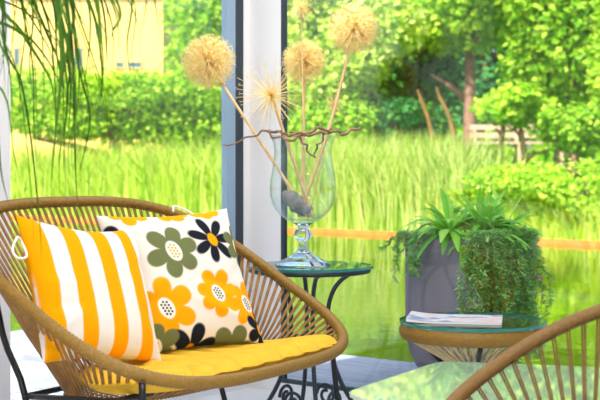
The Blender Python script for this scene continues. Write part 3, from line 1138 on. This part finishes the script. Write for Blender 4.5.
rings = []
for z, h in ((0.0, 0.155), (0.04, 0.185), (0.10, 0.212), (0.17, 0.232), (0.24, 0.245), (0.32, 0.25), (PH, 0.25)):
    rings.append(sq_ring(h, z))
for z, h in ((PH, 0.222), (PH - 0.05, 0.222)):
    rings.append(sq_ring(h, z))
vs = [p for r_ in rings for p in r_]
fs = [tuple(range(7, -1, -1))]
for i in range(len(rings) - 1):
    for q in range(8):
        fs.append((i * 8 + q, i * 8 + (q + 1) % 8, (i + 1) * 8 + (q + 1) % 8, (i + 1) * 8 + q))
fs.append(tuple((len(rings) - 1) * 8 + q for q in range(8)))
mb.add(vs, fs)
mb.build('pot', M['planter'], pl)
mb = MB()
mb.prism([(p[0], p[1]) for p in sq_ring(0.22, 0)], PH - 0.049, PH - 0.02)
mb.build('soil', M['soil'], pl)

# rosette plant with lance leaves
ro = thing('leafy_rosette_plant', 'bright green plant with lance-shaped leaves on top of the grey planter', 'plant', (pcen.x, pcen.y, DZ + PH - 0.02), arot)
mb = MB()
rg = random.Random(5)


def lance(mb, p0, d, L, W, droop, rg):
    side = Vector((-d.y, d.x, 0)).normalized() if abs(d.x) + abs(d.y) > 1e-3 else Vector((1, 0, 0))
    pts, n = [], 8
    p = p0.copy()
    dirv = d.normalized()
    vs, fs = [], []
    for i in range(n + 1):
        t = i / n
        w = W * (math.sin(PI * min(1, t * 0.92 + 0.06)) ** 0.8) * 0.5
        up = side.cross(dirv)
        vs += [p - side * w + up * w * 0.25, p - up * 0.0, p + side * w + up * w * 0.25]
        dirv = (dirv + Vector((0, 0, -droop / n))).normalized()
        p = p + dirv * L / n
    for i in range(n):
        b = i * 3
        fs += [(b, b + 1, b + 4, b + 3), (b + 1, b + 2, b + 5, b + 4)]
    mb.add(vs, fs)


for c, nl, Ls in (((-0.02, -0.13), 46, 0.27), ((0.14, -0.06), 44, 0.29), ((0.04, 0.10), 34, 0.30), ((-0.14, -0.02), 30, 0.25), ((0.18, 0.12), 24, 0.26)):
    for i in range(nl):
        a = i * 2.4 + rg.uniform(-0.3, 0.3)
        el = rg.uniform(0.15, 1.35)
        d = Vector((math.cos(a) * math.cos(el), math.sin(a) * math.cos(el), math.sin(el)))
        lance(mb, Vector((c[0], c[1], 0.05)), d, Ls * rg.uniform(0.7, 1.2), rg.uniform(0.036, 0.056), rg.uniform(0.9, 2.0), rg)
for i in range(5):      # leaves hanging over the front corner
    a = -PI / 2 + rg.uniform(-0.2, 0.9)
    d = Vector((math.cos(a), math.sin(a), 0.45))
    lance(mb, Vector((0.14, -0.17, 0.05)), d, 0.23, 0.05, 4.2, rg)
mb.build('leaves', M['rosette_leaf'], ro)


# trailing plants
def trailing(name, label, origin_fn, nst, length, mat_main, leaf, seed, brown=None, flowers_at=None):
    rg = random.Random(seed)
    root = thing(name, label, 'plant', (pcen.x, pcen.y, DZ + PH - 0.02), arot)
    ms, ml, mbr = MB(), MB(), MB()
    for i in range(nst):
        p, outd, ln, fx = origin_fn(rg)
        pts = [p]
        q = p + outd * rg.uniform(0.06, 0.10) + Vector((0, 0, 0.02))
        pts.append(q)
        drop = ln * length
        nseg = 6
        for j in range(nseg):
            q = q + Vector((rg.uniform(-0.03, 0.03), rg.uniform(-0.03, 0.03), -drop / nseg)) + outd * rg.uniform(-0.012, 0.02)
            pts.append(q)
        P = smoothcurve(pts, 4)
        ms.tube(P, 0.0016, 4)
        for j, s in enumerate(P):
            for kk in range(4):
                d = Vector((rg.uniform(-1, 1), rg.uniform(-1, 1), rg.uniform(-0.6, 1.0))) + outd * 0.8
                tgt = mbr if (brown and brown(s, rg)) else ml
                tgt.leaf(s, d, Vector((rg.uniform(-1, 1), rg.uniform(-1, 1), 1)), leaf * rg.uniform(0.7, 1.5), leaf * rg.uniform(0.25, 0.4), 0.3)
    ms.build('stems', M['trail_brown'], root)
    ml.build('foliage', mat_main, root)
    if brown:
        mbr.build('dry_foliage', M['trail_brown'], root)
    for f in (flowers_at or []):
        fb = MB()
        for kk in range(7):
            a = 2 * PI * kk / 7
            fb.leaf(Vector(f), Vector((math.cos(a), -0.4 + 0.3 * math.sin(a), math.sin(a))), Vector((0.3, -1, 0)), 0.018, 0.012)
        fb.build('flower', M['pink'], root)
    return root


def org_right(rg):
    e = rg.random()
    if e < 0.80:     # right face (+x)
        y = rg.uniform(-0.25, 0.25)
        return Vector((0.20, y, 0.03)), Vector((1, rg.uniform(-0.2, 0.2), 0)), rg.uniform(0.3, 1.0), 0
    x = rg.uniform(0.19, 0.25)
    return Vector((x, -0.20, 0.03)), Vector((rg.uniform(-0.1, 0.5), -1, 0)), rg.uniform(0.3, 1.0), 0


trailing('trailing_plant', 'thick dark green trailing plant covering the right side of the grey planter', org_right, 170, 0.74, M['trail_leaf'], 0.030, 3,
         brown=lambda s, rg: (-0.50 < s.z < 0.0 and s.y < -0.05 and rg.random() < 0.16), flowers_at=[(0.33, -0.1, -0.46), (0.40, 0.12, -0.2)])


def org_left(rg):
    x = rg.uniform(-0.25, -0.10)
    return Vector((x, -0.21, 0.03)), Vector((rg.uniform(-0.1, 0.2), -1, 0)), rg.uniform(0.25, 1.0), 0


trailing('trailing_plant', 'small sprawling green plant hanging over the left front edge of the grey planter', org_left, 15, 0.30, M['trail_leaf'], 0.024, 8)

# ------------------------------------------------------------------ pond and banks
WZ = -0.30
bankA, bankB = Vector((7.6, 22.4, 0)), Vector((2.2, 28.0, 0))
bd = (bankB - bankA).normalized()
bn = Vector((-bd.y, bd.x, 0))
if bn.y < 0:
    bn = -bn
bank0, bank1 = bankA - bd * 14, bankB + bd * 26
mb = MB()
mb.prism([(-40, 2.0), (45, 2.0), (45, 60), (-40, 60)], -1.2, WZ)
o = mb.build('pond_water', M['water'])
struct(o)
mb = MB()
pp = [bank0, bank1, bank1 + bn * 70 , bank0 + bn * 70]
NX, NY = 40, 24
vs, fs = [], []
for j in range(NY + 1):
    for i in range(NX + 1):
        p = bank0.lerp(bank1, i / NX) + bn * (70 * (j / NY) ** 1.5)
        dd = 70 * (j / NY) ** 1.5
        z = -0.22 + 0.02 * dd + 0.12 * math.sin(i * 1.3) * math.sin(j * 0.9) * min(1, dd / 3)
        vs.append((p.x, p.y, z))
for j in range(NY):
    for i in range(NX):
        b = j * (NX + 1) + i
        fs.append((b, b + 1, b + NX + 2, b + NX + 1))
# skirt
b0 = len(vs)
for i in range(NX + 1):
    p = bank0.lerp(bank1, i / NX)
    vs.append((p.x, p.y, -1.1))
for i in range(NX):
    fs.append((b0 + i, b0 + i + 1, i + 1, i))
mb.add(vs, fs)
struct(mb.build('ground', M['ground'], None, True))


def gz(p):
    d = (Vector((p[0], p[1], 0)) - bank0).dot(bn)
    return -0.22 + 0.02 * max(0, d)


mb = MB()
for i in range(16):
    a, b = bank0.lerp(bank1, i / 16), bank0.lerp(bank1, (i + 1) / 16)
    c = (a + b) / 2 - bn * 0.06
    mb.box((c.x, c.y, -0.275), ((b - a).length * 0.995, 0.10, 0.14), math.atan2(bd.y, bd.x))
o = mb.build('timber_edging', M['bank_timber'])
tag(o, 'orange-brown timber edging along the far bank of the pond', 'edging')


def reeds(name, label, n, region, hmin, hmax, w, mat, seed, lean=0.25):
    rg = random.Random(seed)
    mb = MB()
    for i in range(n):
        px, off = region(rg)
        # bank point under image column px: intersect view column with bank line
        k = (px - 300) / FPX
        den = bd.x - k * bd.y
        t = (k * bankA.y - bankA.x) / den
        p = bankA + bd * t + bn * off
        h = rg.uniform(hmin, hmax)
        base = Vector((p.x, p.y, gz(p)))
        a = rg.uniform(0, 2 * PI)
        l = Vector((math.cos(a), math.sin(a), 0)) * h * lean * rg.random()
        s = Vector((rg.uniform(-1, 1) * 0.3 + 1, rg.uniform(-0.6, 0.6), 0)).normalized() * w * rg.uniform(0.6, 1.3)
        p1 = base + l * 0.3 + Vector((0, 0, h * 0.6))
        p2 = base + l * 1.2 + Vector((0, 0, h))
        mb.add([base - s / 2, base + s / 2, p1 + s * 0.4, p1 - s * 0.4, p2], [(0, 1, 2, 3), (3, 2, 4)])
    return tag(mb.build(name, mat), label, 'grass', kind='stuff')


reeds('reeds', 'tall pale green reeds on the far pond bank behind the vase', 4200, lambda g: (g.uniform(270, 455), 0.1 + abs(g.gauss(0, 1.0))), 0.8, 2.5, 0.035, M['reed'], 1, 0.4)
reeds('bank_grass', 'lush bright grass on the far pond bank behind the planter', 5000, lambda g: (g.uniform(420, 690), 0.1 + abs(g.gauss(0, 0.9))), 0.25, 0.95, 0.05, M['reed_left'], 2, 0.7)
reeds('meadow_grass', 'soft yellow-green meadow grass beyond the left window', 9000, lambda g: (g.uniform(-60, 300), 0.1 + abs(g.gauss(0, 4.0))), 0.8, 2.6, 0.055, M['reed_left'], 3, 0.5)


# ------------------------------------------------------------------ trees, bushes, house
def leaf_cloud(mb, blobs, n, size, rg):
    wts = [b[1][0] * b[1][1] + b[1][2] * b[1][0] for b in blobs]
    tot = sum(wts)
    for (c, rad), wt in zip(blobs, wts):
        for i in range(int(n * wt / tot)):
            z = rg.uniform(-1, 1)
            a = rg.uniform(0, 2 * PI)
            q = math.sqrt(1 - z * z)
            rr_ = rg.uniform(0.55, 1.0) ** 0.6 * (1 + 0.12 * math.sin(5 * a + 3 * z) + rg.uniform(-0.05, 0.08))
            o = Vector((q * math.cos(a), q * math.sin(a), z))
            p = Vector(c) + Vector((o.x * rad[0], o.y * rad[1], o.z * rad[2])) * rr_
            d = Vector((rg.uniform(-1, 1), rg.uniform(-1, 1), rg.uniform(-0.9, 0.5)))
            nn = o + Vector((rg.uniform(-0.7, 0.7), rg.uniform(-0.7, 0.7), rg.uniform(-0.2, 0.9)))
            s = size * rg.uniform(0.6, 1.4)
            mb.leaf(p, d, nn, s, s * 0.62, 0.2)


def tree(name, label, px, Y, ytop, ybot, wpx, mat, n, size, seed, trunk_px=None, nblob=7, group=None, cat='tree', lean=0.0, trunks=1, depth=None):
    rg = random.Random(seed)
    X = (px - 300) / FPX * Y
    g = gz((X, Y))
    top = CAMH - (ytop - YH) / FPX * Y
    bot = CAMH - (ybot - YH) / FPX * Y
    bot = max(bot, g)
    wm = wpx / FPX * Y / 2
    dm = depth or wm
    root = thing(name, label, cat, (X, Y, g), 0, group)
    mb = MB()
    cz = (top + bot) / 2 - g
    hz = (top - bot) / 2
    blobs = [((0, 0, cz), (wm * 0.72, dm * 0.72, hz * 0.78))]
    for i in range(nblob):
        a = 2 * PI * i / nblob + rg.uniform(-0.4, 0.4)
        zz = rg.uniform(-0.62, 0.62)
        rr_ = rg.uniform(0.35, 0.62)
        s = rg.uniform(0.3, 0.45)
        blobs.append(((wm * rr_ * math.cos(a), dm * rr_ * math.sin(a), cz + hz * zz), (wm * s, dm * s, hz * s)))
    leaf_cloud(mb, blobs, int(n * 1.9), size * 0.74, rg)
    mb.build('crown', mat, root)
    mb = MB()
    for k in range(trunks):
        x0 = (k - (trunks - 1) / 2) * 0.9
        r0 = max(0.08, min(0.3, wm * 0.08))
        pts = smoothcurve([Vector((x0, 0, -0.05)), Vector((x0 * 0.8 + lean * 0.5, 0, cz * 0.5)), Vector((x0 * 0.3 + lean, 0, cz + hz * 0.3))], 6)
        mb.tube(pts, [r0 * (1.2 - 0.8 * i / (len(pts) - 1)) for i in range(len(pts))], 8)
        for q in range(3):
            p = pts[6 + q * 2]
            e = p + Vector((rg.uniform(-1, 1) * wm * 0.6, rg.uniform(-1, 1) * dm * 0.6, hz * 0.5))
            mb.tube([p, (p + e) / 2 + Vector((0, 0, 0.1)), e], [r0 * 0.5, r0 * 0.35, r0 * 0.15], 6)
    mb.build('trunk', M['bark'], root, True)
    return root


G1 = 'trees beyond the pond'
tree('deciduous_tree', 'pale yellow-green tree beyond the pond, just right of the corner post', 335, 38, -55, 118, 190, M['leaf_yellow'], 5200, 0.34, 11, group=G1)
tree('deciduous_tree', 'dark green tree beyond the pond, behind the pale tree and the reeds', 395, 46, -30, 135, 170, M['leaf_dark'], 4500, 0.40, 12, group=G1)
tree('deciduous_tree', 'bright green tree beyond the pond with its crown above the shaded gap', 470, 42, -60, 62, 190, M['leaf_bright'], 5200, 0.36, 13, group=G1)
tree('deciduous_tree', 'large mid-green tree beyond the pond near the right edge of the window view', 575, 38, -60, 128, 170, M['leaf_mid'], 5200, 0.36, 14, group=G1)
tree('deciduous_tree', 'bright leafy tree at the far right edge beyond the pond', 640, 33, -50, 150, 130, M['leaf_bright'], 3800, 0.32, 15, group=G1)
tree('small_tree', 'small bright tree on two pale trunks in front of the wooden bench', 512, 34, 84, 128, 96, M['leaf_bright'], 1500, 0.30, 16, trunks=2, group=G1, nblob=5)
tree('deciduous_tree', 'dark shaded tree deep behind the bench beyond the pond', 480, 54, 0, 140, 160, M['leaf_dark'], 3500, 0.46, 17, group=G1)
tree('deciduous_tree', 'bright tree beyond the left window between house and corner post', 222, 44, -40, 100, 120, M['leaf_bright'], 3600, 0.34, 18, group=G1)
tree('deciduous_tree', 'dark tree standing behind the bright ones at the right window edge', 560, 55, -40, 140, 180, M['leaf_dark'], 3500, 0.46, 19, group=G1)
tree('deciduous_tree', 'mid-green tree beyond the pond hidden mostly behind the corner post', 285, 50, -40, 130, 130, M['leaf_mid'], 3200, 0.42, 20, group=G1)
# shrubs and hedges
G2 = 'shrubs on the far bank'
tree('leafy_hedge', 'bright clipped hedge beyond the left window below the yellow house', 115, 43, 66, 150, 330, M['leaf_bright'], 9500, 0.26, 31, nblob=16, group=G2, cat='hedge', depth=1.6)
tree('leafy_bush', 'bright bush on the far bank right of the planter', 585, 25.6, 152, 232, 170, M['leaf_bright'], 3600, 0.17, 32, group=G2, cat='bush')
tree('leafy_bush', 'bright low bush on the far bank just behind the planter', 500, 27.4, 156, 228, 150, M['leaf_bright'], 3400, 0.17, 33, group=G2, cat='bush')
tree('leafy_bush', 'dark green bush behind the reeds right of the vase', 400, 37, 92, 160, 120, M['leaf_dark'], 2400, 0.26, 34, group=G2, cat='bush')
tree('leafy_bush', 'mid-green bush behind the reeds beside the vase', 325, 36, 88, 190, 110, M['leaf_mid'], 2600, 0.26, 35, group=G2, cat='bush')
tree('leafy_bush', 'light green bush under the large tree at the right edge', 578, 33, 98, 160, 90, M['leaf_mid'], 2200, 0.24, 36, group=G2, cat='bush')
# far belt of woodland closing the view
o = None
mb = MB()
rg = random.Random(77)
blobs = []
for i in range(34):
    x = -42 + i * 2.4
    blobs.append(((x, 72 + rg.uniform(-2, 2), rg.uniform(3, 5)), (3.2, 2.5, rg.uniform(4.5, 6.5))))
leaf_cloud(mb, blobs, 13000, 0.85, rg)
o = mb.build('woodland_belt', M['leaf_mid'])
tag(o, 'belt of distant woodland behind the house and trees', 'woodland', kind='stuff')

# bare leaning poles / stems in the shaded gap
for i, (p0, p1, lab) in enumerate((((431, 132), (421, 100), 'bare orange-brown leaning stem in the shaded gap above the reeds, left one'), ((452, 128), (440, 98), 'bare orange-brown forked stem in the shaded gap above the reeds, right one'))):
    Y = 35.0
    a, b = at(p0[0], p0[1], Y), at(p1[0], p1[1], Y)
    base = a + (a - b) * 0.9
    base.z = gz(base)
    mb = MB()
    mb.tube(smoothcurve([base, a, b, b + Vector((-0.1, 0, 0.3))], 5), [0.075] * 6 + [0.06] * 5 + [0.035] * 5, 7)
    M.setdefault('pale_bark', pbr('pale_bark', S(132, 98, 48), 0.9, noise=0.2, nscale=5))
    tag(mb.build('bare_trunk', M['pale_bark'], None, True), lab, 'trunk')

# wooden bench under the small tree
bY = 37.0
b0 = at(518, 140, bY)
bench = thing('garden_bench', 'pale wooden garden bench in the shade behind the two-trunk tree', 'bench', (b0.x, bY, gz(b0)))
bh = at(500, 143, bY).z - gz(b0)
mb = MB()
mb.box((0, 0, bh), (2.9, 0.5, 0.08))
mb.build('seat', M['bench_wood'], bench)
mb = MB()
for q in (0.25, 0.5):
    mb.box((0, 0.26, bh + q), (2.9, 0.05, 0.16))
mb.build('backrest', M['bench_wood'], bench)
for sx in (-1.3, 0, 1.3):
    mb = MB()
    mb.box((sx, 0.26, (bh + 0.55) / 2), (0.1, 0.08, bh + 0.55))
    mb.box((sx, -0.2, bh / 2), (0.1, 0.08, bh))
    mb.build('leg', M['bench_wood'], bench)

# house
hY = 58.0
hl, hr = at(8, 0, hY).x, at(163, 0, hY).x
hz0 = gz((hl, hY))
house = thing('house', 'cream yellow house with small dark windows behind the hedge at the left', 'house', ((hl + hr) / 2, hY, hz0))
hw = hr - hl
mb = MB()
mb.box((0, 3, 5.2), (hw, 6, 10.4))
mb.build('wall', M['house_wall'], house)
mb = MB()
mb.add([(-hw / 2 - 0.5, -0.6, 10.3), (hw / 2 + 0.5, -0.6, 10.3), (hw / 2 + 0.5, 6.6, 10.3), (-hw / 2 - 0.5, 6.6, 10.3), (-hw / 2 - 0.5, 3, 12.6), (hw / 2 + 0.5, 3, 12.6)],
       [(0, 3, 2, 1), (0, 1, 5, 4), (2, 3, 4, 5), (0, 4, 3), (1, 2, 5)])
mb.build('roof', M['house_roof'], house)
for (x0, y0, x1, y1) in ((14, 48, 20, 67), (74, 48, 83, 70), (96, 26, 101, 36), (116, 62, 124, 68), (128, 62, 142, 68)):
    a, b = at(x0, y1, hY), at(x1, y0, hY)
    cx, cz_ = (a.x + b.x) / 2 - house.location.x, (a.z + b.z) / 2 - hz0
    w_, h_ = b.x - a.x, b.z - a.z
    mb = MB()
    for dx, dz, sx, sz in ((0, h_ / 2, w_ + 0.1, 0.07), (0, -h_ / 2, w_ + 0.1, 0.07), (-w_ / 2, 0, 0.07, h_), (w_ / 2, 0, 0.07, h_)):
        mb.box((cx + dx, -0.02, cz_ + dz), (sx, 0.08, sz))
    wf = mb.build('window', M['house_trim'], house)
    mb = MB()
    mb.box((cx, -0.01, cz_), (w_, 0.04, h_))
    mb.build('pane', M['house_glass'], wf)

# ------------------------------------------------------------------ light
wd = bpy.data.worlds.new('sky')
sc.world = wd
wd.use_nodes = True
nt = wd.node_tree
nt.nodes.clear()
bg = nt.nodes.new('ShaderNodeBackground')
ow = nt.nodes.new('ShaderNodeOutputWorld')
sk = nt.nodes.new('ShaderNodeTexSky')
sk.sky_type = 'NISHITA'
sk.sun_disc = False
sk.sun_elevation = math.radians(52)
sk.sun_rotation = math.radians(215)
sk.dust_density = 3.0
bg.inputs[1].default_value = 0.24
nt.links.new(sk.outputs[0], bg.inputs[0])
nt.links.new(bg.outputs[0], ow.inputs[0])

sun = bpy.data.lights.new('sun', 'SUN')
sun.energy = 7.5
sun.angle = math.radians(1.0)
sun.color = (1.0, 0.96, 0.88)
so = bpy.data.objects.new('sun', sun)
COL.objects.link(so)
so.rotation_euler = Vector((0.42, 0.62, -0.85)).to_track_quat('-Z', 'Y').to_euler()
so.location = (-10, -10, 20)

for i, (x, y) in enumerate(((-0.9, 2.4), (0.9, 2.2), (0.1, 5.15))):  # unseen area lights added below the ceiling to brighten the room and flowers
    al = bpy.data.lights.new('fill_light', 'AREA')
    al.shape = 'RECTANGLE'
    al.size = 1.2 if i < 2 else 0.6
    al.size_y = 1.2 if i < 2 else 0.6
    al.energy = 43 if i < 2 else 25
    al.color = (1.0, 0.97, 0.93)
    ao = bpy.data.objects.new('fill_light', al)
    COL.objects.link(ao)
    ao.location = (x, y, 2.66)

# ------------------------------------------------------------------ camera
cam = bpy.data.cameras.new('camera')
cam.sensor_width = 36
cam.lens = FPX * 36 / 600
cam.shift_y = -(200 - YH) / 600
cam.dof.use_dof = True
cam.dof.focus_distance = 4.9
cam.dof.aperture_fstop = 4.8
co = bpy.data.objects.new('camera', cam)
COL.objects.link(co)
co.location = (0, 0, CAMH)
co.rotation_euler = (PI / 2, 0, 0)
sc.camera = co
sc.view_settings.view_transform = 'Standard'
sc.view_settings.look = 'None'
sc.view_settings.gamma = 1
sc.view_settings.exposure = 0.3
sc.cycles.use_denoising = True
sc.cycles.max_bounces = 14
sc.cycles.transparent_max_bounces = 24
sc.cycles.transmission_bounces = 12
